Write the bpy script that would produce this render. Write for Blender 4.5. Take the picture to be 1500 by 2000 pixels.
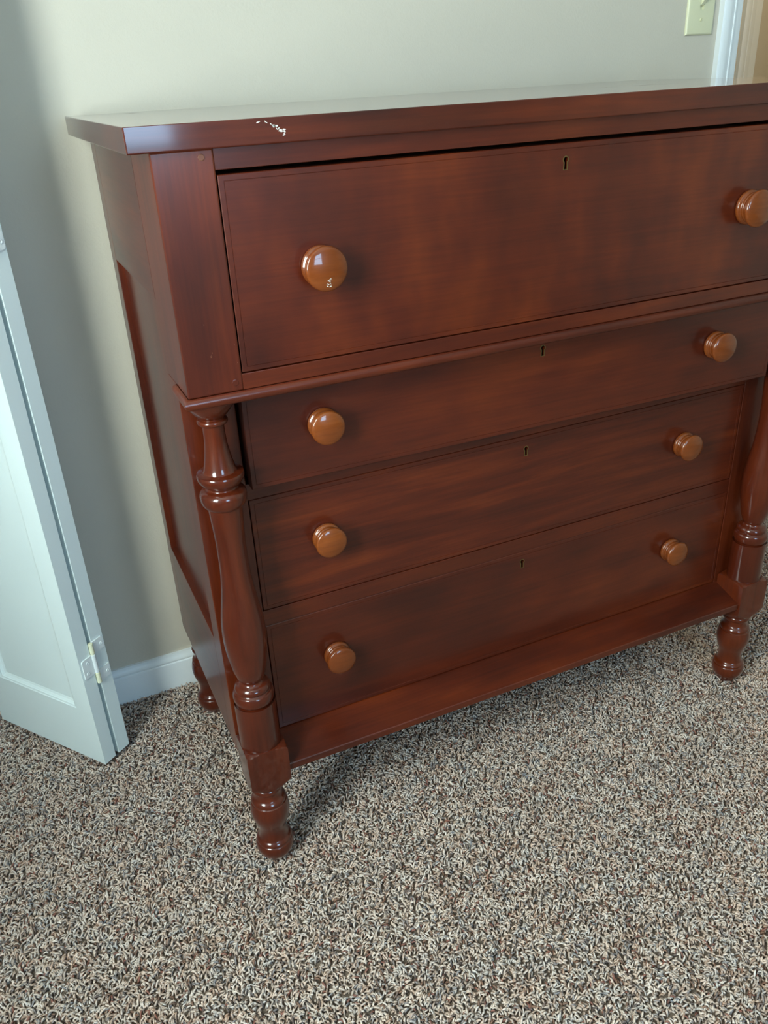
import bpy, bmesh, math, random
import numpy as np
from mathutils import Vector, Matrix

for o in list(bpy.data.objects):
    bpy.data.objects.remove(o, do_unlink=True)
S = bpy.context.scene
COL = S.collection
R = math.radians

# ------------------------------------------------------------------ camera
FPX = 1637.0
CAM = Vector((-0.1697, -0.9678, 1.1579))
yaw, pitch, roll = R(-23.273), R(-27.647), R(-3.013)
fw = Vector((-math.sin(yaw) * math.cos(pitch), math.cos(yaw) * math.cos(pitch), math.sin(pitch)))
rt = fw.cross(Vector((0, 0, 1))).normalized()
up = rt.cross(fw)
rt2 = math.cos(roll) * rt + math.sin(roll) * up
up2 = -math.sin(roll) * rt + math.cos(roll) * up
cd = bpy.data.cameras.new('camera')
cam = bpy.data.objects.new('camera', cd)
COL.objects.link(cam)
m3 = Matrix((rt2, up2, -fw)).transposed()
cam.matrix_world = Matrix.Translation(CAM) @ m3.to_4x4()
cd.sensor_fit = 'VERTICAL'
cd.sensor_height = 36.0
cd.lens = FPX / 2000.0 * 36.0
cd.clip_start = 0.02
S.camera = cam

# ------------------------------------------------------------------ exposure
vs = S.view_settings
vs.view_transform = 'Standard'
vs.look = 'None'
vs.exposure = 1.7
vs.gamma = 1.0
vs.use_curve_mapping = False

# ------------------------------------------------------------------ sky (overcast day outside the windows)
SKY = (0.40, 0.70, 1.0)
SKY_STRENGTH = 5.0
w = bpy.data.worlds.new('overcast_sky')
S.world = w
w.use_nodes = True
nt = w.node_tree
nt.nodes.clear()
wo = nt.nodes.new('ShaderNodeOutputWorld')
bg = nt.nodes.new('ShaderNodeBackground')
bg.inputs['Color'].default_value = (*SKY, 1)
bg.inputs['Strength'].default_value = SKY_STRENGTH
nt.links.new(bg.outputs[0], wo.inputs[0])

# room dimensions (metres)
XL, XR = -1.00, 2.60          # left / right wall
YB, YF = 0.564, -3.20         # back / front wall
WT = 0.115                    # wall thickness
ZF, ZC = -0.012, 2.42         # floor under the pile, ceiling
WIN1 = (-1.14, -0.42, 0.78, 2.05)     # left wall window: y0 y1 z0 z1
WIN2 = (-0.15, 0.75, 0.85, 2.10)       # front wall window: x0 x1 z0 z1
CLO = (-0.87, -0.25, 2.04)            # closet opening: x0 x1 ztop
DOR = (1.3528, 2.15, 2.04)            # hall doorway: x0 x1 ztop

def portal(name, loc, rot, sx, sy):
    l = bpy.data.lights.new(name, 'AREA')
    l.shape = 'RECTANGLE'
    l.size, l.size_y = sx, sy
    l.cycles.is_portal = True
    o = bpy.data.objects.new(name, l)
    o.location = loc
    o.rotation_euler = rot
    COL.objects.link(o)
    return o
portal('window_left_portal_offscreen', (XL - WT, (WIN1[0] + WIN1[1]) / 2, (WIN1[2] + WIN1[3]) / 2), (0, R(-90), 0),
       WIN1[3] - WIN1[2], WIN1[1] - WIN1[0])
portal('window_front_portal_offscreen', ((WIN2[0] + WIN2[1]) / 2, YF - WT, (WIN2[2] + WIN2[3]) / 2), (R(90), 0, 0),
       WIN2[1] - WIN2[0], WIN2[3] - WIN2[2])

# hazy daylight falling through the left window
day = bpy.data.lights.new('window_left_offscreen', 'AREA')
day.shape = 'RECTANGLE'
day.size, day.size_y = WIN1[3] - WIN1[2] - 0.06, WIN1[1] - WIN1[0] - 0.06
day.energy = 17.0
day.color = (1.0, 0.98, 0.72)
do = bpy.data.objects.new('window_left_offscreen', day)
do.location = (XL - WT - 0.01, (WIN1[0] + WIN1[1]) / 2, (WIN1[2] + WIN1[3]) / 2)
do.rotation_euler = (0, R(-90), 0)
COL.objects.link(do)

# ------------------------------------------------------------------ helpers
def srgb(r, g, b):
    f = lambda c: (c / 255 / 12.92) if c / 255 <= 0.04045 else ((c / 255 + 0.055) / 1.055) ** 2.4
    return (f(r), f(g), f(b), 1.0)

def obj(name, bm, mat, parent=None, smooth=False, bevel=0.0, seg=2):
    """one mesh object; bm is in world coordinates"""
    if bevel > 0:
        bmesh.ops.remove_doubles(bm, verts=bm.verts, dist=1e-6)
        es = [e for e in bm.edges if len(e.link_faces) == 2 and e.calc_face_angle(0) > R(30)]
        bmesh.ops.bevel(bm, geom=es, offset=bevel, segments=seg, profile=0.6, affect='EDGES', clamp_overlap=True)
    bmesh.ops.recalc_face_normals(bm, faces=bm.faces)
    me = bpy.data.meshes.new(name)
    if smooth:
        for f in bm.faces:
            f.smooth = True
    if parent is not None:
        off = origin_of(parent)
        bmesh.ops.translate(bm, verts=bm.verts, vec=-off)
    bm.to_mesh(me)
    bm.free()
    o = bpy.data.objects.new(name, me)
    COL.objects.link(o)
    if mat is not None:
        me.materials.append(mat)
    if parent is not None:
        o.parent = parent
    if smooth and smooth != 'all':
        sharp_by_angle(me, R(smooth if isinstance(smooth, (int, float)) and smooth is not True else 40))
    return o

def sharp_by_angle(me, ang):
    bm = bmesh.new()
    bm.from_mesh(me)
    for e in bm.edges:
        if len(e.link_faces) == 2 and e.calc_face_angle(0) > ang:
            e.smooth = False
    bm.to_mesh(me)
    bm.free()

def origin_of(o):
    v = Vector((0, 0, 0))
    while o is not None:
        v += o.location
        o = o.parent
    return v

def thing(name, loc, label=None, cat=None, group=None, kind=None):
    o = bpy.data.objects.new(name, None)
    o.location = loc
    o.empty_display_size = 0.05
    COL.objects.link(o)
    tag(o, label, cat, group, kind)
    return o

def tag(o, label=None, cat=None, group=None, kind=None):
    for k, v in (('label', label), ('category', cat), ('group', group), ('kind', kind)):
        if v:
            o[k] = v
    return o

def box(bm, x0, x1, y0, y1, z0, z1):
    vs_ = [bm.verts.new(p) for p in ((x0, y0, z0), (x1, y0, z0), (x1, y1, z0), (x0, y1, z0),
                                     (x0, y0, z1), (x1, y0, z1), (x1, y1, z1), (x0, y1, z1))]
    for f in ((0, 3, 2, 1), (4, 5, 6, 7), (0, 1, 5, 4), (1, 2, 6, 5), (2, 3, 7, 6), (3, 0, 4, 7)):
        bm.faces.new([vs_[i] for i in f])
    return vs_

def bx(*a):
    bm = bmesh.new()
    box(bm, *a)
    return bm

def boxes(*lst):
    bm = bmesh.new()
    for a in lst:
        box(bm, *a)
    return bm

def loops(rows, closed_ends=True):
    """skin a list of vertex rings (each a list of points)"""
    bm = bmesh.new()
    prev = None
    first = None
    for row in rows:
        vsr = [bm.verts.new(p) for p in row]
        if prev:
            n = len(vsr)
            for i in range(n):
                bm.faces.new((prev[i], prev[(i + 1) % n], vsr[(i + 1) % n], vsr[i]))
        else:
            first = vsr
        prev = vsr
    if closed_ends:
        bm.faces.new(list(reversed(first)))
        bm.faces.new(prev)
    return bm

def catmull(pts, sub=3):
    """smooth a profile; a point with a third value True keeps a crease"""
    out = []
    n = len(pts)
    for i in range(n - 1):
        p1, p2 = pts[i], pts[i + 1]
        p0 = pts[i - 1] if i > 0 and not (len(p1) > 2) else p1
        p3 = pts[i + 2] if i + 2 < n and not (len(p2) > 2) else p2
        for k in range(sub):
            t = k / sub
            q = []
            for c in (0, 1):
                a, b, cc, d = p0[c], p1[c], p2[c], p3[c]
                q.append(0.5 * (2 * b + (cc - a) * t + (2 * a - 5 * b + 4 * cc - d) * t * t + (3 * b - a - 3 * cc + d) * t ** 3))
            out.append(tuple(q))
    out.append((pts[-1][0], pts[-1][1]))
    return out

def lathe_z(cx, cy, prof, n=40):
    return loops([[(cx + r * math.cos(2 * math.pi * i / n), cy + r * math.sin(2 * math.pi * i / n), z) for i in range(n)] for z, r in prof])

# ------------------------------------------------------------------ materials
def newmat(name):
    m = bpy.data.materials.new(name)
    m.use_nodes = True
    t = m.node_tree
    b = t.nodes['Principled BSDF']
    return m, t, b

def ramp(t, stops):
    r = t.nodes.new('ShaderNodeValToRGB')
    e = r.color_ramp.elements
    while len(e) < len(stops):
        e.new(0.5)
    for k, (p, c) in zip(e, stops):
        k.position = p
        k.color = c
    return r

def noise(t, vec, scale, detail=4, rough=0.55, dist=0.0):
    n = t.nodes.new('ShaderNodeTexNoise')
    n.inputs['Scale'].default_value = scale
    n.inputs['Detail'].default_value = detail
    n.inputs['Roughness'].default_value = rough
    n.inputs['Distortion'].default_value = dist
    t.links.new(vec, n.inputs['Vector'])
    return n

def mixcol(t, fac, a, b, mode='MIX'):
    n = t.nodes.new('ShaderNodeMix')
    n.data_type = 'RGBA'
    n.blend_type = mode
    for sock, v in ((n.inputs[0], fac), (n.inputs[6], a), (n.inputs[7], b)):
        if hasattr(v, 'links'):
            t.links.new(v, sock)
        else:
            sock.default_value = v
    return n.outputs[2]

def wood(name, axis, dark, mid, light, rough=0.45, coat=0.75, coat_rough=0.20, blotch=0.6, bl=(1.6, 3.2)):
    m, t, b = newmat(name)
    tc = t.nodes.new('ShaderNodeTexCoord')
    oi = t.nodes.new('ShaderNodeObjectInfo')
    sc = t.nodes.new('ShaderNodeVectorMath')
    sc.operation = 'SCALE'
    comb = t.nodes.new('ShaderNodeCombineXYZ')
    for i in range(3):
        t.links.new(oi.outputs['Random'], comb.inputs[i])
    t.links.new(comb.outputs[0], sc.inputs[0])
    sc.inputs['Scale'].default_value = 13.0
    add = t.nodes.new('ShaderNodeVectorMath')
    add.operation = 'ADD'
    t.links.new(tc.outputs['Object'], add.inputs[0])
    t.links.new(sc.outputs[0], add.inputs[1])
    def mapped(along, across):
        mp = t.nodes.new('ShaderNodeMapping')
        s = [across] * 3
        s['xyz'.index(axis)] = along
        mp.inputs['Scale'].default_value = s
        t.links.new(add.outputs[0], mp.inputs['Vector'])
        return mp.outputs[0]
    grain = noise(t, mapped(1.3, 16.0), 2.2, 6, 0.6, 0.6)
    fine = noise(t, mapped(4.0, 130.0), 2.0, 3, 0.6)
    blot = noise(t, mapped(*bl), 2.4, 3, 0.55)
    r1 = ramp(t, [(0.28, dark), (0.5, mid), (0.74, light)])
    t.links.new(grain.outputs[0], r1.inputs[0])
    r2 = ramp(t, [(0.30, dark), (0.52, mid), (0.72, light)])
    t.links.new(blot.outputs[0], r2.inputs[0])
    c = mixcol(t, blotch, r1.outputs[0], r2.outputs[0])
    r3 = ramp(t, [(0.35, (0.80, 0.78, 0.76, 1)), (0.6, (1, 1, 1, 1))])
    t.links.new(fine.outputs[0], r3.inputs[0])
    c = mixcol(t, 0.8, c, r3.outputs[0], 'MULTIPLY')
    t.links.new(c, b.inputs['Base Color'])
    b.inputs['Roughness'].default_value = rough
    b.inputs['Specular IOR Level'].default_value = 0.18
    b.inputs['Coat Weight'].default_value = coat
    b.inputs['Coat Roughness'].default_value = coat_rough
    b.inputs['Coat IOR'].default_value = 1.5
    bp = t.nodes.new('ShaderNodeBump')
    bp.inputs['Strength'].default_value = 0.05
    bp.inputs['Distance'].default_value = 0.002
    t.links.new(grain.outputs[0], bp.inputs['Height'])
    t.links.new(bp.outputs[0], b.inputs['Normal'])
    return m

DK, MD, LT = srgb(48, 15, 7), srgb(80, 27, 9), srgb(108, 43, 12)
M_WX = wood('cherry_wood_lengthwise', 'x', DK, MD, LT)
M_WY = wood('cherry_wood_depthwise', 'y', DK, MD, LT)
M_WZ = wood('cherry_wood_upright', 'z', DK, MD, LT)
M_TURN = wood('turned_cherry_wood', 'z', srgb(56, 18, 8), srgb(80, 28, 11), srgb(98, 40, 15), rough=0.28, coat=0.9, coat_rough=0.07)
M_KNOB = wood('knob_wood', 'x', srgb(98, 44, 15), srgb(116, 56, 20), srgb(134, 70, 28), rough=0.28, coat=0.8, coat_rough=0.06)
M_TOP = wood('polished_top_wood', 'x', DK, MD, LT, rough=0.4, coat=1.0, coat_rough=0.08)
M_D1 = wood('mottled_cherry_wood', 'x', DK, MD, LT, blotch=0.8, bl=(3.4, 1.9))
M_D2 = wood('plain_cherry_wood', 'x', DK, MD, LT, blotch=0.7)
M_D3 = wood('streaked_cherry_wood', 'x', DK, MD, LT, blotch=0.25)

def plain(name, col, rough=0.5, metal=0.0, bump=0.0, bscale=200.0, var=0.0, coat=0.0):
    m, t, b = newmat(name)
    b.inputs['Roughness'].default_value = rough
    b.inputs['Metallic'].default_value = metal
    b.inputs['Coat Weight'].default_value = coat
    tc = t.nodes.new('ShaderNodeTexCoord')
    n = noise(t, tc.outputs['Object'], bscale, 4, 0.6)
    n2 = noise(t, tc.outputs['Object'], 6.0, 3, 0.5)
    k = 1.0 - var
    r = ramp(t, [(0.3, (col[0] * k, col[1] * k, col[2] * k, 1)), (0.7, col)])
    t.links.new(n2.outputs[0], r.inputs[0])
    t.links.new(r.outputs[0], b.inputs['Base Color'])
    if bump > 0:
        bp = t.nodes.new('ShaderNodeBump')
        bp.inputs['Strength'].default_value = bump
        bp.inputs['Distance'].default_value = 0.001
        t.links.new(n.outputs[0], bp.inputs['Height'])
        t.links.new(bp.outputs[0], b.inputs['Normal'])
    return m

M_WALL = plain('beige_wall_paint', srgb(198, 190, 174), 0.62, bump=0.35, bscale=260.0, var=0.03)
M_CEIL = plain('ceiling_paint', srgb(232, 230, 222), 0.9, bump=0.3, bscale=120.0, var=0.02)
M_TRIM = plain('white_trim_paint', srgb(226, 231, 232), 0.38, bump=0.04, bscale=60.0, var=0.02)
M_DOOR = plain('white_door_paint', srgb(216, 227, 225), 0.42, bump=0.06, bscale=80.0, var=0.02)
M_HINGE = plain('painted_hinge', srgb(222, 228, 226), 0.35, var=0.02)
M_HPIN = plain('cream_hinge_pin', srgb(222, 222, 190), 0.35, var=0.02)
M_IVORY = plain('ivory_plastic', srgb(214, 212, 178), 0.32, var=0.01)
M_SCREW = plain('ivory_screw', srgb(214, 211, 172), 0.3, var=0.02)
M_BRASS = plain('aged_brass', srgb(108, 90, 50), 0.45, metal=0.6, var=0.2)
M_PEG = plain('wooden_peg', srgb(104, 58, 34), 0.45, var=0.1)
M_SCRATCH = plain('dull_scratch', srgb(96, 70, 52), 0.9, var=0.2)
M_SCRATCH.node_tree.nodes['Principled BSDF'].inputs['Specular IOR Level'].default_value = 0.0
M_SCUFF = plain('bare_scuff', srgb(228, 224, 216), 0.7, var=0.1)
M_INSIDE = plain('unfinished_wood', srgb(120, 84, 56), 0.8, var=0.2)
M_BACKING = plain('carpet_backing', srgb(112, 98, 85), 1.0, bump=0.5, bscale=300.0, var=0.3)

# ------------------------------------------------------------------ room shell
def struct(name, bm, mat, **k):
    o = obj(name, bm, mat, **k)
    o['kind'] = 'structure'
    return o

struct('floor', bx(XL - WT, XR + WT, YF - WT, 1.9, ZF - 0.1, ZF), M_BACKING)
struct('ceiling', bx(XL - WT, XR + WT, YF - WT, 1.9, ZC, ZC + 0.1), M_CEIL)
struct('wall_back', boxes((XL, CLO[0], YB, YB + WT, ZF, ZC), (CLO[0], CLO[1], YB, YB + WT, CLO[2], ZC),
                          (CLO[1], DOR[0], YB, YB + WT, ZF, ZC), (DOR[0], DOR[1], YB, YB + WT, DOR[2], ZC),
                          (DOR[1], XR, YB, YB + WT, ZF, ZC)), M_WALL)
y0, y1, z0, z1 = WIN1
struct('wall_left', boxes((XL - WT, XL, YF - WT, y0, ZF, ZC), (XL - WT, XL, y1, 1.9, ZF, ZC),
                          (XL - WT, XL, y0, y1, ZF, z0), (XL - WT, XL, y0, y1, z1, ZC)), M_WALL)
x0, x1, z0, z1 = WIN2
struct('wall_front', boxes((XL, x0, YF - WT, YF, ZF, ZC), (x1, XR, YF - WT, YF, ZF, ZC),
                           (x0, x1, YF - WT, YF, ZF, z0), (x0, x1, YF - WT, YF, z1, ZC)), M_WALL)
struct('wall_right', bx(XR, XR + WT, YF - WT, YB + WT, ZF, ZC), M_WALL)
# closet and hall behind the back wall
struct('wall_closet', boxes((XL, 0.12, 1.20, 1.25, ZF, ZC), (0.07, 0.12, YB + WT, 1.20, ZF, ZC)), M_CEIL)
struct('wall_hall', boxes((1.0, 3.6, 1.75, 1.85, ZF, ZC), (0.95, 1.0, YB + WT, 1.85, ZF, ZC), (3.6, 3.65, YB + WT - 0.115, 1.85, ZF, ZC),
                          (XR + WT, 3.6, YB, YB + WT, ZF, ZC)), M_WALL)
struct('floor_hall', bx(XR + WT, 3.65, YB, 1.9, ZF - 0.1, ZF), M_BACKING)
struct('ceiling_hall', bx(XR + WT, 3.65, YB, 1.9, ZC, ZC + 0.1), M_CEIL)

# baseboard: moulded profile extruded along x
def moulded(prof, a, b, axis='x', base=0.0, flip=1):
    """prof: list of (depth out of the wall, height); extruded from a to b along x on the back wall"""
    rows = []
    for s in (a, b):
        rows.append([(s, base - d, h) for d, h in prof])
    return loops(rows)

BP = [(0.0, ZF), (0.0125, ZF), (0.0125, 0.054), (0.0115, 0.057), (0.0095, 0.0585), (0.0095, 0.060), (0.0105, 0.0615),
      (0.0105, 0.064), (0.008, 0.069), (0.0062, 0.0735), (0.0055, 0.0772), (0.0, 0.0772)]
CASW = 0.0558
struct('baseboard_back', moulded(BP, CLO[1] + CASW - 0.002, DOR[0] - CASW + 0.002, base=YB), M_TRIM, smooth=30)

# door casings: profile across x, extruded up z
def casing(name, xin, side, zt, mat=M_TRIM, yb=YB, sgn=-1):
    """side=-1: casing lies to the left of the opening edge xin; mitred frame of three members"""
    pr = [(0.0, 0.0), (0.0, 0.0135), (0.004, 0.0155), (0.014, 0.0165), (0.020, 0.0155), (0.026, 0.0135), (0.029, 0.0132), (0.030, 0.0142),
          (0.033, 0.0142), (0.0345, 0.0120), (0.050, 0.0095), (0.0545, 0.0085), (0.0558, 0.0060), (0.0558, 0.0)]
    # pr runs from the outer edge (0) to the opening (0.0558)
    rows = []
    for z, mitre in ((ZF, 0), (zt, 1)):
        rows.append([(xin + side * (CASW - u), yb + sgn * d, z + (CASW - u) * mitre) for u, d in pr])
    return rows

def door_trim(name, x0, x1, zt, mat, yb=YB, sgn=-1):
    t_ = thing(name, ((x0 + x1) / 2, yb, ZF), kind='structure')
    for xin, side in ((x0, -1), (x1, 1)):
        obj('casing', loops(casing('c', xin, side, zt, yb=yb, sgn=sgn)), mat, t_, smooth=30)
    a = casing('c', x0, -1, zt, yb=yb, sgn=sgn)[1]
    b = casing('c', x1, 1, zt, yb=yb, sgn=sgn)[1]
    obj('head_casing', loops([a, b]), mat, t_, smooth=30)
    return t_

tr = door_trim('trim_1', DOR[0], DOR[1], DOR[2], M_TRIM)
tag(tr, 'white moulded casing around the hall doorway')
obj('door_jamb', boxes((DOR[0] - 0.018, DOR[0], YB, YB + WT, ZF, DOR[2]), (DOR[1], DOR[1] + 0.018, YB, YB + WT, ZF, DOR[2]),
                       (DOR[0] - 0.018, DOR[1] + 0.018, YB, YB + WT, DOR[2], DOR[2] + 0.018)), M_TRIM, tr)
tr = door_trim('trim_2', CLO[0], CLO[1], CLO[2], M_TRIM)
tag(tr, 'white moulded casing around the closet opening')
# doorway across the hall, seen past the casing
tr = door_trim('trim_3', 2.606, 3.35, 2.04, M_TRIM, yb=1.75)
tag(tr, 'cream casing of the doorway across the hall')
obj('door_jamb', boxes((2.603, 2.636, 1.742, 1.76, ZF, 2.04), (3.320, 3.352, 1.742, 1.76, ZF, 2.04)), M_TRIM, tr, bevel=0.002)
d2 = struct('door_2', bx(2.638, 3.318, 1.748, 1.76, ZF + 0.01, 2.04), M_WALL, bevel=0.002)
tag(d2, 'closed beige door across the hall')
lamp = bpy.data.lights.new('hall_ceiling_lamp_offscreen', 'AREA')
lamp.shape = 'DISK'
lamp.size = 0.28
lamp.energy = 4.0
lamp.color = (1.0, 0.83, 0.52)
lo = bpy.data.objects.new('hall_ceiling_lamp_offscreen', lamp)
lo.location = (2.3, 1.2, ZC - 0.03)
COL.objects.link(lo)

# windows: frame, sashes, meeting rail, sill
def window_left():
    y0, y1, z0, z1 = WIN1
    t_ = thing('window_1', (XL, (y0 + y1) / 2, z0), kind='structure')
    f = 0.03
    xa, xb = XL - WT, XL + 0.005
    obj('window_frame', boxes((xa, xb, y0, y0 + f, z0, z1), (xa, xb, y1 - f, y1, z0, z1), (xa, xb, y0, y1, z1 - f, z1), (xa, xb, y0, y1, z0, z0 + f)), M_TRIM, t_)
    zm = (z0 + z1) / 2
    xs0, xs1 = XL - 0.075, XL - 0.045
    for za, zb in ((z0 + f, zm + 0.015), (zm - 0.015, z1 - f)):
        obj('window_sash', boxes((xs0, xs1, y0 + f, y0 + f + 0.035, za, zb), (xs0, xs1, y1 - f - 0.035, y1 - f, za, zb),
                                 (xs0, xs1, y0 + f, y1 - f, za, za + 0.035), (xs0, xs1, y0 + f, y1 - f, zb - 0.035, zb)), M_TRIM, t_)
    obj('window_sill', bx(XL - 0.01, XL + 0.045, y0 - 0.06, y1 + 0.06, z0 - 0.022, z0), M_TRIM, t_, bevel=0.004)
    c = 0.057
    obj('window_casing', boxes((XL, XL + 0.016, y0 - c, y0, z0, z1 + c), (XL, XL + 0.016, y1, y1 + c, z0, z1 + c), (XL, XL + 0.016, y0, y1, z1, z1 + c)), M_TRIM, t_)

def window_front():
    x0, x1, z0, z1 = WIN2
    t_ = thing('window_2', ((x0 + x1) / 2, YF, z0), kind='structure')
    f = 0.03
    ya, yb = YF - WT, YF + 0.005
    obj('window_frame', boxes((x0, x0 + f, ya, yb, z0, z1), (x1 - f, x1, ya, yb, z0, z1), (x0, x1, ya, yb, z1 - f, z1), (x0, x1, ya, yb, z0, z0 + f)), M_TRIM, t_)
    zm = (z0 + z1) / 2
    ys0, ys1 = YF - 0.075, YF - 0.045
    for za, zb in ((z0 + f, zm + 0.015), (zm - 0.015, z1 - f)):
        obj('window_sash', boxes((x0 + f, x0 + f + 0.035, ys0, ys1, za, zb), (x1 - f - 0.035, x1 - f, ys0, ys1, za, zb),
                                 (x0 + f, x1 - f, ys0, ys1, za, za + 0.035), (x0 + f, x1 - f, ys0, ys1, zb - 0.035, zb)), M_TRIM, t_)
    obj('window_sill', bx(x0 - 0.06, x1 + 0.06, YF - 0.01, YF + 0.045, z0 - 0.022, z0), M_TRIM, t_, bevel=0.004)
    c = 0.057
    obj('window_casing', boxes((x0 - c, x0, YF, YF + 0.016, z0, z1 + c), (x1, x1 + c, YF, YF + 0.016, z0, z1 + c), (x0, x1, YF, YF + 0.016, z1, z1 + c)), M_TRIM, t_)
window_left()
window_front()

# ------------------------------------------------------------------ carpet pile
def tuft_tile(name, seed, size, count, mat):
    rng = np.random.default_rng(seed)
    ns, nr = 4, 6
    n = count
    g = int(math.sqrt(count))
    n = g * g
    ii, jj = np.meshgrid(np.arange(g), np.arange(g))
    base = np.stack([ii.ravel(), jj.ravel()], 1).astype(float)
    base = (base + rng.uniform(-0.1, 1.1, base.shape)) / g * size - size / 2
    az = rng.uniform(0, 2 * np.pi, n)
    swirl = rng.uniform(-1.6, 1.6, n)
    ln = rng.uniform(0.0095, 0.0150, n)
    lean0 = rng.uniform(0.0, 0.45, n)
    lean1 = rng.uniform(0.9, 2.7, n)
    rad = rng.uniform(0.0012, 0.0018, n)
    pts = np.zeros((n, nr, 3))
    cur = np.zeros((n, 3))
    cur[:, :2] = base
    pts[:, 0] = cur
    dirs = np.zeros((n, nr, 3))
    for k in range(nr):
        u = k / (nr - 1)
        th = lean0 + (lean1 - lean0) * u ** 1.7
        a = az + swirl * u
        d = np.stack([np.sin(th) * np.cos(a), np.sin(th) * np.sin(a), np.cos(th)], 1)
        dirs[:, k] = d
        if k > 0:
            cur = cur + d * (ln / (nr - 1))[:, None]
            pts[:, k] = cur
    verts = np.zeros((n, nr, ns, 3))
    for k in range(nr):
        d = dirs[:, k]
        a = az + swirl * k / (nr - 1) + np.pi / 2
        s = np.stack([np.cos(a), np.sin(a), np.zeros(n)], 1)
        q = np.cross(d, s)
        rr = rad * (0.9, 1.0, 1.08, 1.1, 1.0, 0.55)[k]
        for j in range(ns):
            f = 2 * np.pi * j / ns + 0.6 * k
            verts[:, k, j] = pts[:, k] + rr[:, None] * (math.cos(f) * s + math.sin(f) * q)
    V = verts.reshape(-1, 3)
    faces = []
    for k in range(nr - 1):
        for j in range(ns):
            faces.append((k * ns + j, k * ns + (j + 1) % ns, (k + 1) * ns + (j + 1) % ns, (k + 1) * ns + j))
    faces.append(tuple((nr - 1) * ns + j for j in range(ns)))
    F = (np.array(faces)[None] + (np.arange(n) * nr * ns)[:, None, None]).reshape(-1, 4)
    me = bpy.data.meshes.new(name)
    me.vertices.add(len(V))
    me.vertices.foreach_set('co', V.ravel())
    me.loops.add(F.size)
    me.loops.foreach_set('vertex_index', F.ravel().astype(np.int32))
    me.polygons.add(len(F))
    me.polygons.foreach_set('loop_start', np.arange(0, F.size, 4, dtype=np.int32))
    me.polygons.foreach_set('use_smooth', np.ones(len(F), dtype=bool))
    me.update(calc_edges=True)
    pal = np.array([srgb(*c) for c in ((218, 203, 190), (203, 186, 171), (183, 160, 143), (152, 146, 144), (134, 106, 90), (142, 100, 88), (116, 104, 98))])
    pick = rng.choice(len(pal), n, p=(0.44, 0.25, 0.11, 0.08, 0.05, 0.03, 0.04))
    c = pal[pick].copy()
    c[:, :3] *= rng.uniform(0.85, 1.1, n)[:, None]
    at = me.attributes.new('yarn_colour', 'FLOAT_COLOR', 'POINT')
    at.data.foreach_set('color', np.repeat(c, nr * ns, axis=0).ravel())
    me.materials.append(mat)
    return me

def carpet_material():
    m, t, b = newmat('frieze_carpet_yarn')
    a = t.nodes.new('ShaderNodeAttribute')
    a.attribute_name = 'yarn_colour'
    geo = t.nodes.new('ShaderNodeNewGeometry')
    n1 = noise(t, geo.outputs['Position'], 55.0, 3, 0.6)
    r1 = ramp(t, [(0.40, (1, 1, 1, 1)), (0.68, (0.86, 0.70, 0.62, 1))])
    t.links.new(n1.outputs[0], r1.inputs[0])
    n2 = noise(t, geo.outputs['Position'], 38.0, 2, 0.5)
    r2 = ramp(t, [(0.36, (0.80, 0.86, 0.92, 1)), (0.52, (1, 1, 1, 1))])
    t.links.new(n2.outputs[0], r2.inputs[0])
    c = mixcol(t, 0.8, a.outputs['Color'], r1.outputs[0], 'MULTIPLY')
    c = mixcol(t, 0.8, c, r2.outputs[0], 'MULTIPLY')
    t.links.new(c, b.inputs['Base Color'])
    b.inputs['Roughness'].default_value = 0.85
    b.inputs['Specular IOR Level'].default_value = 0.2
    return m
M_YARN = carpet_material()

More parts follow.
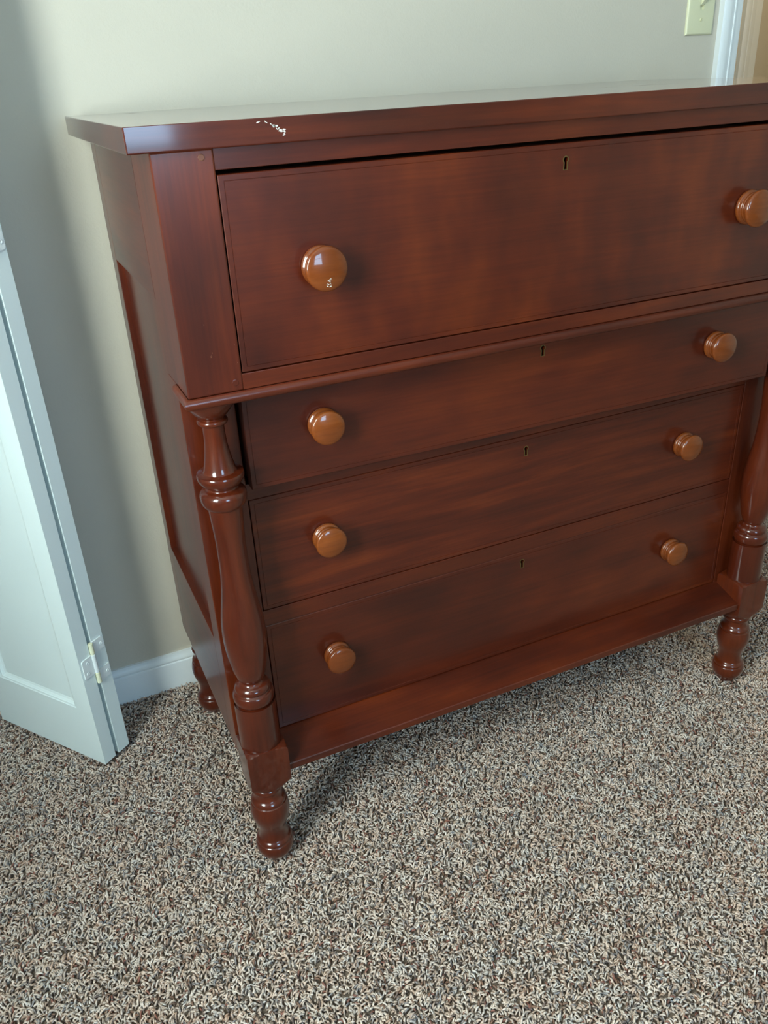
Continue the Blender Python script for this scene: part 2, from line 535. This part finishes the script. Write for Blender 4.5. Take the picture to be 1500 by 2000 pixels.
def build_carpet():
    size = 0.2
    tiles = [bpy.data.objects.new('carpet_tile', tuft_tile('carpet_tile', 5 + s, size, 2304, M_YARN)) for s in range(2)]
    nx0, nx1 = XL + 0.0, XR
    ny0, ny1 = -1.84, 1.76
    nx, ny = int(round((nx1 - nx0) / size)), int(round((ny1 - ny0) / size))
    rng = random.Random(3)
    pts, rot, which = [], [], []
    for i in range(nx):
        for j in range(ny):
            pts.append((nx0 + (i + 0.5) * size, ny1 - (j + 0.5) * size, ZF - 0.001))
            rot.append((0, 0, rng.randrange(4) * math.pi / 2))
            which.append(rng.randrange(2))
    me = bpy.data.meshes.new('carpet_pile')
    me.from_pydata(pts, [], [])
    a = me.attributes.new('turn', 'FLOAT_VECTOR', 'POINT')
    a.data.foreach_set('vector', [c for r_ in rot for c in r_])
    a = me.attributes.new('which', 'INT', 'POINT')
    a.data.foreach_set('value', which)
    o = bpy.data.objects.new('carpet_pile', me)
    COL.objects.link(o)
    me.materials.append(M_YARN)
    ng = bpy.data.node_groups.new('carpet_pile', 'GeometryNodeTree')
    ng.interface.new_socket('Geometry', in_out='INPUT', socket_type='NodeSocketGeometry')
    ng.interface.new_socket('Geometry', in_out='OUTPUT', socket_type='NodeSocketGeometry')
    gi = ng.nodes.new('NodeGroupInput')
    go = ng.nodes.new('NodeGroupOutput')
    iop = ng.nodes.new('GeometryNodeInstanceOnPoints')
    g2i = ng.nodes.new('GeometryNodeJoinGeometry')
    for t_ in reversed(tiles):
        oi = ng.nodes.new('GeometryNodeObjectInfo')
        oi.inputs['Object'].default_value = t_
        oi.inputs['As Instance'].default_value = True
        ng.links.new(oi.outputs['Geometry'], g2i.inputs[0])
    ng.links.new(gi.outputs[0], iop.inputs['Points'])
    ng.links.new(g2i.outputs[0], iop.inputs['Instance'])
    iop.inputs['Pick Instance'].default_value = True
    na = ng.nodes.new('GeometryNodeInputNamedAttribute')
    na.data_type = 'INT'
    na.inputs['Name'].default_value = 'which'
    nr = ng.nodes.new('GeometryNodeInputNamedAttribute')
    nr.data_type = 'FLOAT_VECTOR'
    nr.inputs['Name'].default_value = 'turn'
    e2r = ng.nodes.new('FunctionNodeEulerToRotation')
    ng.links.new(nr.outputs['Attribute'], e2r.inputs[0])
    ng.links.new(e2r.outputs[0], iop.inputs['Rotation'])
    ng.links.new(na.outputs['Attribute'], iop.inputs['Instance Index'])
    ng.links.new(iop.outputs[0], go.inputs[0])
    md = o.modifiers.new('pile', 'NODES')
    md.node_group = ng
    tag(o, 'beige and brown flecked twisted-pile carpet covering the floor', 'carpet', kind='stuff')
build_carpet()

# ------------------------------------------------------------------ chest of drawers
W = 1.057
DC = 0.475                      # back of the case
YR = 0.068                      # front plane of the lower, recessed case
ZTOP, ZSLAB = 1.121, 1.0945
ch = thing('chest_of_drawers', (W / 2, 0.25, ZF), 'red-brown cherry chest of drawers with turned columns and round wooden knobs', 'chest')

top = obj('top', bx(-0.0238, W + 0.0238, -0.0090, 0.532, ZSLAB, ZTOP), M_TOP, ch, bevel=0.0016, seg=3)

def mir(x0, x1, right):
    return (W - x1, W - x0) if right else (x0, x1)

SW = 0.0686                     # upper stile width
LW = 0.0706                     # lower stile width
for rgt in (False, True):
    a, b = mir(0, SW, rgt)
    obj('upper_stile', bx(a, b, 0.0, 0.118, 0.822, ZSLAB), M_WZ, ch, bevel=0.0018)
    a, b = mir(0, LW, rgt)
    obj('lower_stile', bx(a, b, YR, 0.118, 0.199, 0.822), M_WZ, ch, bevel=0.0012)
    a, b = mir(0, 0.03, rgt)
    obj('side_rail', bx(a, b, 0.118, 0.431, 0.9186, ZSLAB), M_WY, ch, bevel=0.0008)
    obj('side_rail', bx(a, b, 0.118, 0.431, 0.199, 0.3975), M_WY, ch, bevel=0.0008)
    a, b = mir(0, 0.05, rgt)
    obj('back_stile', bx(a, b, 0.431, DC, 0.195, ZSLAB), M_WZ, ch, bevel=0.0012)
    a, b = mir(0.010, 0.018, rgt)
    obj('side_panel', bx(a, b, 0.110, 0.44, 0.390, 0.925), M_WZ, ch)
obj('back_panel', bx(0.05, W - 0.05, DC - 0.015, DC - 0.005, 0.20, ZSLAB), M_INSIDE, ch)
obj('bottom_board', bx(0.0706, W - 0.0706, 0.09, DC - 0.015, 0.195, 0.207), M_INSIDE, ch)

obj('drawer_rail', bx(SW, W - SW, 0.0006, 0.05, 1.0722, ZSLAB), M_WX, ch, bevel=0.0006)
obj('drawer_rail', bx(SW, W - SW, 0.0004, 0.11, 0.822, 0.8418), M_WX, ch, bevel=0.0006)
obj('drawer_rail', bx(LW, W - LW, YR + 0.0006, 0.11, 0.6385, 0.6630), M_WX, ch, bevel=0.0006)
obj('drawer_rail', bx(LW, W - LW, YR + 0.0006, 0.11, 0.4250, 0.4518), M_WX, ch, bevel=0.0006)
obj('soffit_board', bx(0.002, W - 0.002, 0.001, 0.112, 0.8065, 0.8212), M_WX, ch)

# bullnose moulding under the top drawer, returning along both sides
def bullnose():
    z0, z1, pr = 0.8075, 0.8215, 0.0062
    prof = [(0.0, z0)]
    for k in range(9):
        a = -math.pi / 2 + math.pi * k / 8
        prof.append((pr * max(0.05, math.cos(a)) , (z0 + z1) / 2 + (z1 - z0) / 2 * math.sin(a)))
    prof.append((0.0, z1))
    rows = []
    rows.append([(-d, 0.070, z) for d, z in prof])
    rows.append([(-d, -d, z) for d, z in prof])
    rows.append([(W + d, -d, z) for d, z in prof])
    rows.append([(W + d, 0.070, z) for d, z in prof])
    return loops(rows)
obj('bullnose_moulding', bullnose(), M_WX, ch, smooth=50)

# sloping board along the bottom
def apron():
    rows = []
    for x in (0.058, W - 0.058):
        rows.append([(x, YR + 0.02, 0.2240), (x, YR, 0.2222), (x, 0.0060, 0.2045), (x, 0.0046, 0.2030), (x, 0.0046, 0.1925), (x, 0.0060, 0.1910), (x, YR + 0.02, 0.2020)])
    return loops(rows)
obj('apron_board', apron(), M_WX, ch, smooth=30)

# turned columns, blocks and feet
COLP = [(.245, .0312, 1), (.3200, .0312), (.3232, .0306, 1), (.3246, .0274, 1), (.3285, .0272, 1), (.3300, .0296), (.3385, .0312), (.3460, .0296),
        (.3480, .0272, 1), (.3495, .0257, 1), (.3510, .0267), (.3560, .0267), (.3605, .0236, 1), (.3630, .0186), (.3665, .0168), (.3690, .0180, 1), (.3720, .0202),
        (.3820, .0234), (.3930, .0259), (.4136, .0292), (.4340, .0312), (.4540, .0317), (.474, .0306), (.4935, .0281), (.513, .0252), (.5310, .0229),
        (.550, .0213), (.5680, .0206), (.6020, .0205), (.6190, .0212), (.642, .0225), (.6570, .0232, 1), (.6600, .0270), (.6650, .0300), (.6735, .0313),
        (.6800, .0296), (.6835, .0250, 1), (.6850, .0212), (.6872, .0206, 1), (.6892, .0228), (.6922, .0266), (.6970, .0297), (.7027, .0313), (.7068, .0304, 1),
        (.7076, .0270), (.7092, .0226, 1), (.7137, .0207), (.7292, .0174), (.7446, .0151), (.7597, .0141), (.7731, .0141, 1), (.7745, .0175), (.7765, .0195),
        (.7795, .0198), (.7815, .0184), (.7825, .0158, 1), (.7840, .0164), (.7894, .0222), (.7981, .0285), (.8040, .0316), (.8070, .0324, 1)]
FOOT = [(-.0118, .0150, 1), (-.0080, .0165), (-.0020, .0205), (.0060, .0255), (.0140, .0298), (.0227, .0316), (.0300, .0310), (.0335, .0298, 1), (.0345, .0286, 1),
        (.0360, .0294), (.0390, .0290), (.0420, .0268, 1), (.0440, .0248), (.0485, .0234), (.0560, .0226), (.0640, .0231), (.0720, .0250), (.0800, .0277), (.0880, .0300), (.0960, .0315),
        (.1035, .0319), (.1120, .0310), (.1200, .0292, 1), (.1212, .0275, 1), (.1225, .0282), (.1265, .0280), (.1300, .0258, 1), (.1330, .0232), (.1385, .0218),
        (.1445, .0219, 1), (.1460, .0240), (.1500, .0258), (.1540, .0254), (.1565, .0236, 1), (.1585, .0240, 1)]

def block(cx, cy, half):
    n = 64
    rows = []
    prof = []
    H = half * math.sqrt(2)
    for z, r in [(.1570, .0258), (.1600, .0290), (.1640, .0326), (.1680, .0362), (.1718, .0398), (.1752, .0432), (.1780, H + .001), (.2400, H + .001),
                 (.2428, .0430), (.2448, .0385), (.2460, .0345), (.2466, .030)]:
        row = []
        for i in range(n):
            a = 2 * math.pi * (i + 0.5 * 0) / n
            sq = half / max(abs(math.cos(a)), abs(math.sin(a)))
            rr = min(sq, r)
            row.append((cx + rr * math.cos(a), cy + rr * math.sin(a), z))
        rows.append(row)
    return loops(rows)

HB = 0.0325
AX, AY = 0.0320, 0.0335
for rgt in (False, True):
    cx = W - AX if rgt else AX
    cs = W - 0.0312 if rgt else 0.0312
    obj('column', lathe_z(cs, AY, catmull(COLP)), M_TURN, ch, smooth=35)
    obj('base_block', block(cx, AY, HB), M_TURN, ch, smooth=30)
    cs = W - 0.0300 if rgt else 0.0300
    obj('foot', lathe_z(cs, AY, catmull(FOOT)), M_TURN, ch, smooth=35)
    cx = W - 0.030 if rgt else 0.030
    obj('rear_foot', lathe_z(cx, 0.447, catmull(FOOT + [(.196, .0262, 1)])), M_TURN, ch, smooth=35)

# drawers
def drawer_front(x0, x1, z0, z1, yf, thick, groove=0.0062, hole=None):
    """front board with a fine scratched bead line around the edge, and the box behind it"""
    bm = bmesh.new()
    def ring(i, y, ins):
        return [bm.verts.new(p) for p in ((x0 + ins, y, z0 + ins), (x1 - ins, y, z0 + ins), (x1 - ins, y, z1 - ins), (x0 + ins, y, z1 - ins))]
    rs = [ring(0, yf + thick, 0), ring(0, yf + 0.0008, 0), ring(0, yf, 0.0008), ring(0, yf, groove), ring(0, yf + 0.0005, groove + 0.0003),
          ring(0, yf + 0.0005, groove + 0.0006), ring(0, yf, groove + 0.0009)]
    for a, b in zip(rs, rs[1:]):
        for i in range(4):
            bm.faces.new((a[i], a[(i + 1) % 4], b[(i + 1) % 4], b[i]))
    # the keyhole goes right through the board
    hf, hb = [[bm.verts.new((hole[0] + x, y, hole[1] + z)) for x, z in keyhole_outline(0.0)] for y in (yf, yf + thick)]
    n = len(hf)
    for outer, inner in ((rs[-1], hf), (rs[0], hb)):
        es = []
        for lp in (outer, inner):
            for i in range(len(lp)):
                e = bm.edges.get((lp[i], lp[(i + 1) % len(lp)]))
                es.append(e or bm.edges.new((lp[i], lp[(i + 1) % len(lp)])))
        bmesh.ops.triangle_fill(bm, edges=es, use_beauty=True)
    for i in range(n):
        bm.faces.new((hf[i], hf[(i + 1) % n], hb[(i + 1) % n], hb[i]))
    return bm

def knob_mesh(r, ln):
    """lathe about y, face towards -y; origin on the drawer surface"""
    pr = [(0.0, 0.60 * r, 1), (-.02 * ln, .86 * r), (-.10 * ln, .93 * r), (-.20 * ln, .92 * r), (-.26 * ln, .84 * r, 1), (-.30 * ln, .80 * r), (-.36 * ln, .82 * r), (-.42 * ln, .80 * r),
          (-.46 * ln, .72 * r, 1), (-.52 * ln, .70 * r), (-.60 * ln, .76 * r, 1), (-.66 * ln, .94 * r), (-.73 * ln, 1.0 * r), (-.80 * ln, .985 * r), (-.855 * ln, .93 * r), (-.905 * ln, .78 * r),
          (-.95 * ln, .54 * r), (-.98 * ln, .28 * r), (-.99 * ln, .05 * r)]
    n = 40
    rows = [[(rr * math.cos(2 * math.pi * i / n), y, rr * math.sin(2 * math.pi * i / n)) for i in range(n)] for y, rr in catmull(pr, 3)]
    return loops(rows)

def keyhole_outline(grow):
    pts = []
    r = 0.0034 + grow
    wv = 0.0019 + grow * 0.9
    a0 = math.asin(min(0.95, wv / r))
    for k in range(19):
        a = -math.pi / 2 + a0 + (2 * math.pi - 2 * a0) * k / 18
        pts.append((r * math.cos(a), 0.0040 + r * math.sin(a)))
    pts.append((-wv * 1.12, -0.0078 - grow * 0.6))
    pts.append((wv * 1.12, -0.0078 - grow * 0.6))
    return pts

def keyhole_parts(px, py, pz, parent):
    ou, inn = keyhole_outline(0.0013), keyhole_outline(0.0)
    bm = bmesh.new()
    rings = []
    for pts, y in ((ou, py + 0.001), (ou, py - 0.0005), (inn, py - 0.0005), (inn, py + 0.0002)):
        rings.append([bm.verts.new((px + x, y, pz + z)) for x, z in pts])
    n = len(ou)
    for a, b in zip(rings, rings[1:]):
        for i in range(n):
            bm.faces.new((a[i], a[(i + 1) % n], b[(i + 1) % n], b[i]))
    e = obj('escutcheon', bm, M_BRASS, parent)
    e['label'] = 'small brass keyhole escutcheon'

def move(bm, loc, rz=0.0):
    bmesh.ops.transform(bm, matrix=Matrix.Translation(loc) @ Matrix.Rotation(rz, 4, 'Z'), verts=bm.verts)
    return bm

KX = (0.1800, 0.8570)
def drawer(x0, x1, z0, z1, yf, kz, hz, kr, kl, pull=None, label=None, mat=None):
    bm = drawer_front(x0, x1, z0, z1, yf, 0.022, hole=(W / 2, hz))
    d = obj('drawer', bm, mat or M_WX, ch)
    if label:
        d['label'] = label
    bm = boxes((x0 + 0.004, x0 + 0.016, yf + 0.022, 0.44, z0 + 0.002, z1 - 0.012), (x1 - 0.016, x1 - 0.004, yf + 0.022, 0.44, z0 + 0.002, z1 - 0.012),
               (x0 + 0.016, x1 - 0.016, 0.428, 0.44, z0 + 0.002, z1 - 0.012), (x0 + 0.016, x1 - 0.016, yf + 0.022, 0.428, z0 + 0.012, z0 + 0.018))
    obj('drawer_box', bm, M_INSIDE, d)
    for kx in KX:
        k = obj('knob', move(knob_mesh(kr, kl), (kx, yf, kz)), M_KNOB, d, smooth=35)
    keyhole_parts(W / 2, yf, hz, d)
    if pull:
        # pulled out slightly askew: turn and slide the drawer with everything on it
        off, ang = pull
        c = Vector((W / 2, yf, 0)) - origin_of(ch)
        mt = Matrix.Translation(c + Vector((0, -off, 0))) @ Matrix.Rotation(ang, 4, 'Z') @ Matrix.Translation(-c)
        for o in [d] + list(d.children):
            o.data.transform(mt)
    return d

d1 = drawer(SW + 0.0015, W - SW - 0.0015, 0.8432, 1.0672, 0.0008, 0.9567, 1.0432, 0.0265, 0.031, mat=M_D1)
d2_ = drawer(LW + 0.002, W - LW - 0.002, 0.6655, 0.8045, YR, 0.7420, 0.7852, 0.0240, 0.031, pull=(0.0340, math.atan(-0.017 / 0.916)), mat=M_D2)
d3 = drawer(LW + 0.0012, W - LW - 0.0012, 0.4532, 0.6378, YR + 0.0004, 0.5518, 0.6117, 0.0242, 0.031, mat=M_D3)
d4 = drawer(LW + 0.0012, W - LW - 0.0012, 0.2238, 0.4242, YR + 0.0004, 0.3368, 0.4013, 0.0240, 0.031, mat=M_D2)

# wooden pegs in the left upper stile
def peg(x, z, r):
    n = 14
    rows = [[(x + rr * math.cos(2 * math.pi * i / n) * (1 + .12 * math.sin(3 * i)), y, z + rr * math.sin(2 * math.pi * i / n)) for i in range(n)]
            for y, rr in ((0.004, r), (-0.0004, r), (-0.0007, r * 0.8))]
    return loops(rows)
p_ = obj('peg', peg(0.0551, 1.0862, 0.0037), M_PEG, ch)
p_['label'] = 'light wooden peg'
obj('peg', peg(0.0592, 0.8325, 0.0042), M_WX, ch)

# bare scuffs on the edge of the top and on one knob
def flakes(pts, y, rng, parent, nm):
    bm = bmesh.new()
    for x, z, s in pts:
        n = 7
        a0 = rng.uniform(0, 6.28)
        ang = rng.uniform(-0.9, 0.3)
        vv = []
        for i in range(n):
            a = a0 + 2 * math.pi * i / n
            rr = s * rng.uniform(0.5, 1.2)
            u, v = rr * math.cos(a) * 1.4, rr * math.sin(a) * 0.7
            vv.append((x + u * math.cos(ang) - v * math.sin(ang), z + u * math.sin(ang) + v * math.cos(ang)))
        yy = y(x, z) if callable(y) else y
        f = [bm.verts.new((p[0], yy - 0.00025, p[1])) for p in vv]
        g = [bm.verts.new((p[0], yy + 0.0006, p[1])) for p in vv]
        bm.faces.new(f)
        for i in range(n):
            bm.faces.new((f[i], f[(i + 1) % n], g[(i + 1) % n], g[i]))
    o = obj(nm, bm, M_SCUFF, parent)
    return o
rg = random.Random(11)
sc_pts = [(0.1190, 1.1165, .0012), (0.1205, 1.1172, .0009), (0.1275, 1.1170, .0009), (0.1290, 1.1158, .0008), (0.1335, 1.1142, .0007), (0.1350, 1.1132, .0009)]
for k in range(16):
    u = k / 15
    sc_pts.append((0.1365 + 0.0125 * u + rg.uniform(-.0015, .0015), 1.1125 - 0.0085 * u + rg.uniform(-.0022, .0022), rg.uniform(.0007, .0016)))
flakes(sc_pts, -0.0090, rg, top, 'scuff')['label'] = 'white bare scuff on the front edge'
kn = [c for c in d1.children if c.name.startswith('knob')][0]
kc = (KX[0], 0.9567)
def knob_y(x, z):
    rr = math.hypot(x - kc[0], z - kc[1]) / 0.0265
    prof = [(1.0, .73), (.93, .855), (.78, .905), (.54, .95), (.28, .98), (.0, .99)]
    for (ra, ya), (rb, yb_) in zip(prof, prof[1:]):
        if rb <= rr <= ra:
            return 0.0008 - 0.031 * (ya + (yb_ - ya) * (ra - rr) / (ra - rb)) - 0.0002
    return 0.0008 - 0.031 * .73
kp = [(kc[0] - 0.0005 + rg.uniform(-.004, .004), kc[1] - 0.0135 + rg.uniform(-.0035, .0035), rg.uniform(.0003, .0007)) for k in range(16)]
kp += [(kc[0] - 0.001 + rg.uniform(-.003, .003), kc[1] - 0.0195 + rg.uniform(-.0008, .0008), rg.uniform(.0003, .0006)) for k in range(5)]
sk = flakes(kp, knob_y, rg, d1, 'scuff')
sk['label'] = 'white bare scuff on the knob'

nicks = [(0.0343, 0.8693, .0011), (0.0352, 0.8712, .0006), (0.0363, 0.8735, .0008), (0.0314, 0.9078, .0007), (0.0640, 0.8792, .0009), (0.0650, 0.8570, .0006)]
def nick_marks(pts, y, parent, mat, nm='nick'):
    for x, z, s_ in pts:
        bm = bmesh.new()
        f = [bm.verts.new((x + u * s_, y - 0.0002, z + v * s_)) for u, v in ((-.35, -1.2), (.3, -1.0), (.5, .2), (.2, 1.3), (-.2, .6))]
        g = [bm.verts.new((v.co.x, y + 0.0006, v.co.z)) for v in f]
        bm.faces.new(f)
        for i in range(5):
            bm.faces.new((f[i], f[(i + 1) % 5], g[(i + 1) % 5], g[i]))
        obj(nm, bm, mat, parent)
ust = [c for c in ch.children if c.name.startswith('upper_stile')][0]
nick_marks(nicks, 0.0, ust, M_PEG)

# dark scratches in the polish of the top
for (xa, ya), (xb, yb_), wd in (((0.050, .468), (0.086, .452), .004), ((0.150, .500), (0.168, .410), .0025), ((0.790, .224), (0.866, .180), .004), ((0.735, .22), (0.775, .214), .002), ((0.148, .195), (0.176, .192), .0016)):
    n = 9
    bm = bmesh.new()
    lft, rgt_ = [], []
    for k in range(n):
        u = k / (n - 1)
        x, y = xa + (xb - xa) * u + rg.uniform(-.001, .001), ya + (yb_ - ya) * u + rg.uniform(-.002, .002)
        h = wd * math.sin(math.pi * min(1, max(0.03, u))) * rg.uniform(0.15, 1.0) * 0.5
        lft.append(bm.verts.new((x, y + h + 1e-5, ZTOP + 0.00012)))
        rgt_.append(bm.verts.new((x, y - h - 1e-5, ZTOP + 0.00012)))
    for k in range(n - 1):
        bm.faces.new((rgt_[k], rgt_[k + 1], lft[k + 1], lft[k]))
    obj('scratch', bm, M_SCRATCH, top)

# ------------------------------------------------------------------ bifold closet door
TX = Vector((-0.596, 0.803, 0.0)).normalized()      # along the leaf, away from the fold
NX = Vector((0.803, 0.596, 0.0)).normalized()       # across the leaves, towards the chest
P0 = Vector((-0.2036, 0.3719, 0.0))
LWID, LTH, LGAP, LZ0, LZ1 = 0.295, 0.0270, 0.0093, 0.004, 2.00
bd = thing('door_1', (P0.x, P0.y, LZ0), kind='structure')
tag(bd, 'white folded bifold closet door with recessed panels')
def leaf_space(bm):
    mt = Matrix((TX, NX, Vector((0, 0, 1)))).transposed().to_4x4()
    mt = Matrix.Translation(P0) @ mt
    bmesh.ops.transform(bm, matrix=mt, verts=bm.verts)
    return bm

def leaf(off):
    s0, s1 = 0.042, LWID - 0.042
    zs = [(0.128, 0.93), (1.06, LZ1 - 0.10)]
    d = bd
    bm = boxes((0, s0, off, off + LTH, LZ0, LZ1), (s1, LWID, off, off + LTH, LZ0, LZ1),
               (s0, s1, off, off + LTH, LZ0, zs[0][0]), (s0, s1, off, off + LTH, zs[0][1], zs[1][0]), (s0, s1, off, off + LTH, zs[1][1], LZ1))
    l = obj('leaf', leaf_space(bm), M_DOOR, d)
    for za, zb in zs:
        bm = bmesh.new()
        dep, st = 0.0075, 0.013
        for yo, sg in ((off, 1), (off + LTH, -1)):
            prof = [(0, 0), (.0015, .0012), (.0045, .0018), (.0055, .0032), (.009, .0060), (st, dep)]
            rs = []
            for ins, dd in prof:
                y = yo + sg * dd
                rs.append([bm.verts.new(p) for p in ((s0 + ins, y, za + ins), (s1 - ins, y, za + ins), (s1 - ins, y, zb - ins), (s0 + ins, y, zb - ins))])
            for a, b in zip(rs, rs[1:]):
                for i in range(4):
                    bm.faces.new((a[i], a[(i + 1) % 4], b[(i + 1) % 4], b[i]))
            bm.faces.new(rs[-1])
        obj('door_panel', leaf_space(bm), M_DOOR, l)
    return l
la = leaf(0.0)
lb = leaf(LTH + LGAP)

def rounded_plate(y0, y1, z0, z1, s0, s1, r, corners):
    """thin plate on the leaf edge; corners: which of (ll, lr, ur, ul) are rounded"""
    pts = []
    for (cy, cz, a0), rnd, (sy, sz) in zip(((y0, z0, 180), (y1, z0, 270), (y1, z1, 0), (y0, z1, 90)), corners, ((1, 1), (-1, 1), (-1, -1), (1, -1))):
        if rnd:
            for k in range(6):
                a = R(a0 + 90 * k / 5)
                pts.append((cy + sy * r + r * math.cos(a), cz + sz * r + r * math.sin(a)))
        else:
            pts.append((cy, cz))
    return loops([[(s1, y, z) for y, z in pts], [(s0, y, z) for y, z in pts]])

def hinge(zc):
    g0, g1 = LTH, LTH + LGAP
    h = obj('hinge', leaf_space(rounded_plate(0.0045, g0 + 0.002, zc - 0.0200, zc + 0.0200, -0.0022, 0.001, 0.005, (0, 0, 0, 1))), M_HINGE, la)
    bm = rounded_plate(g1 - 0.002, g1 + LTH - 0.0025, zc + 0.0185, zc + 0.0440, -0.0022, 0.001, 0.005, (0, 0, 1, 0))
    obj('hinge', leaf_space(bm), M_HINGE, lb)
    bm = rounded_plate(g1 - 0.002, g1 + LTH - 0.0025, zc - 0.0440, zc - 0.0185, -0.0022, 0.001, 0.005, (0, 1, 0, 0))
    obj('hinge', leaf_space(bm), M_HINGE, lb)
    cy = (g0 + g1) / 2
    n = 14
    for nm, za, zb, mat in (('hinge_knuckle', zc - 0.0200, zc + 0.0200, M_HINGE), ('hinge_pin', zc - 0.0440, zc - 0.0203, M_HPIN), ('hinge_pin', zc + 0.0203, zc + 0.0440, M_HPIN)):
        rows = []
        for z, rr in ((za, .0036), (za + .0008, .0044), (zb - .0008, .0044), (zb, .0036)):
            rows.append([(-0.0022 + rr * math.cos(2 * math.pi * i / n), cy + rr * math.sin(2 * math.pi * i / n), z) for i in range(n)])
        obj(nm, leaf_space(loops(rows)), mat, la, smooth=35)
    for y, z, pl in ((0.0160, zc + 0.010, la), (0.0125, zc - 0.011, la), (g1 + 0.018, zc + 0.031, lb), (g1 + 0.018, zc - 0.032, lb)):
        rows = []
        for s, rr in ((0.0, .0034), (-0.0027, .0034), (-0.0032, .0026), (-0.0028, .0014), (-0.0024, .0004)):
            rows.append([(s, y + rr * math.cos(2 * math.pi * i / n), z + rr * math.sin(2 * math.pi * i / n)) for i in range(n)])
        obj('screw', leaf_space(loops(rows)), M_HINGE, pl, smooth=35)
for zc in (0.2260, 1.0, 1.78):
    hinge(zc)

# ------------------------------------------------------------------ light switch
px0, px1, pz0, pz1 = 1.2110, 1.2810, 1.1955, 1.3100
sw = thing('light_switch', ((px0 + px1) / 2, YB, pz0), 'ivory toggle light switch on the wall beside the doorway casing', 'light switch')
def plate():
    bm = bmesh.new()
    rs = []
    for ins, d in ((0, 0), (0, .0022), (.0012, .0040), (.0032, .0052), (.0060, .0056)):
        rs.append([bm.verts.new(p) for p in ((px0 + ins, YB - d, pz0 + ins), (px1 - ins, YB - d, pz0 + ins), (px1 - ins, YB - d, pz1 - ins), (px0 + ins, YB - d, pz1 - ins))])
    for a, b in zip(rs, rs[1:]):
        for i in range(4):
            bm.faces.new((a[i], a[(i + 1) % 4], b[(i + 1) % 4], b[i]))
    # front face with the toggle slot cut out
    cx, cz = (px0 + px1) / 2, (pz0 + pz1) / 2
    hw, hh = 0.0052, 0.0122
    inn = [bm.verts.new(p) for p in ((cx - hw, YB - .0056, cz - hh), (cx + hw, YB - .0056, cz - hh), (cx + hw, YB - .0056, cz + hh), (cx - hw, YB - .0056, cz + hh))]
    back = [bm.verts.new((v.co.x, YB - .0006, v.co.z)) for v in inn]
    a = rs[-1]
    for i in range(4):
        bm.faces.new((a[i], a[(i + 1) % 4], inn[(i + 1) % 4], inn[i]))
        bm.faces.new((inn[i], inn[(i + 1) % 4], back[(i + 1) % 4], back[i]))
    bm.faces.new(back)
    return bm, cx, cz
bm, cx, cz = plate()
obj('switch_plate', bm, M_IVORY, sw, smooth=35)
def toggle():
    rows = []
    for d, zc_, hw, hh in ((.001, cz + .001, .0042, .0075), (.006, cz + .0025, .0040, .0065), (.011, cz + .0060, .0035, .0048), (.0150, cz + .0088, .0032, .0042), (.0158, cz + .0094, .0024, .0034)):
        rows.append([(cx - hw, YB - d, zc_ - hh), (cx + hw, YB - d, zc_ - hh), (cx + hw, YB - d, zc_ + hh), (cx - hw, YB - d, zc_ + hh)])
    return loops(rows)
obj('toggle', toggle(), M_IVORY, sw, bevel=0.0004)
for z in (cz - 0.0302, cz + 0.0302):
    n = 16
    bm = loops([[(cx + .0032 * math.cos(2 * math.pi * i / n), YB - d, z + .0032 * math.sin(2 * math.pi * i / n)) for i in range(n)] for d in (.005, .0060)])
    for sg in (-1, 1):          # two half heads leave the slot open between them
        rows = []
        for d, rr in ((.0058, .0032), (.0064, .0032), (.0070, .0024)):
            pts = []
            for k in range(9):
                a_ = R(-80 + 160 * k / 8)
                pts.append((cx + sg * max(.0004, rr * math.cos(a_)), YB - d, z + rr * math.sin(a_)))
            rows.append(pts)
        hb_ = loops(rows)
        me_ = bpy.data.meshes.new('half_head')
        hb_.to_mesh(me_)
        hb_.free()
        bm.from_mesh(me_)
        bpy.data.meshes.remove(me_)
    obj('screw', bm, M_SCREW, sw)
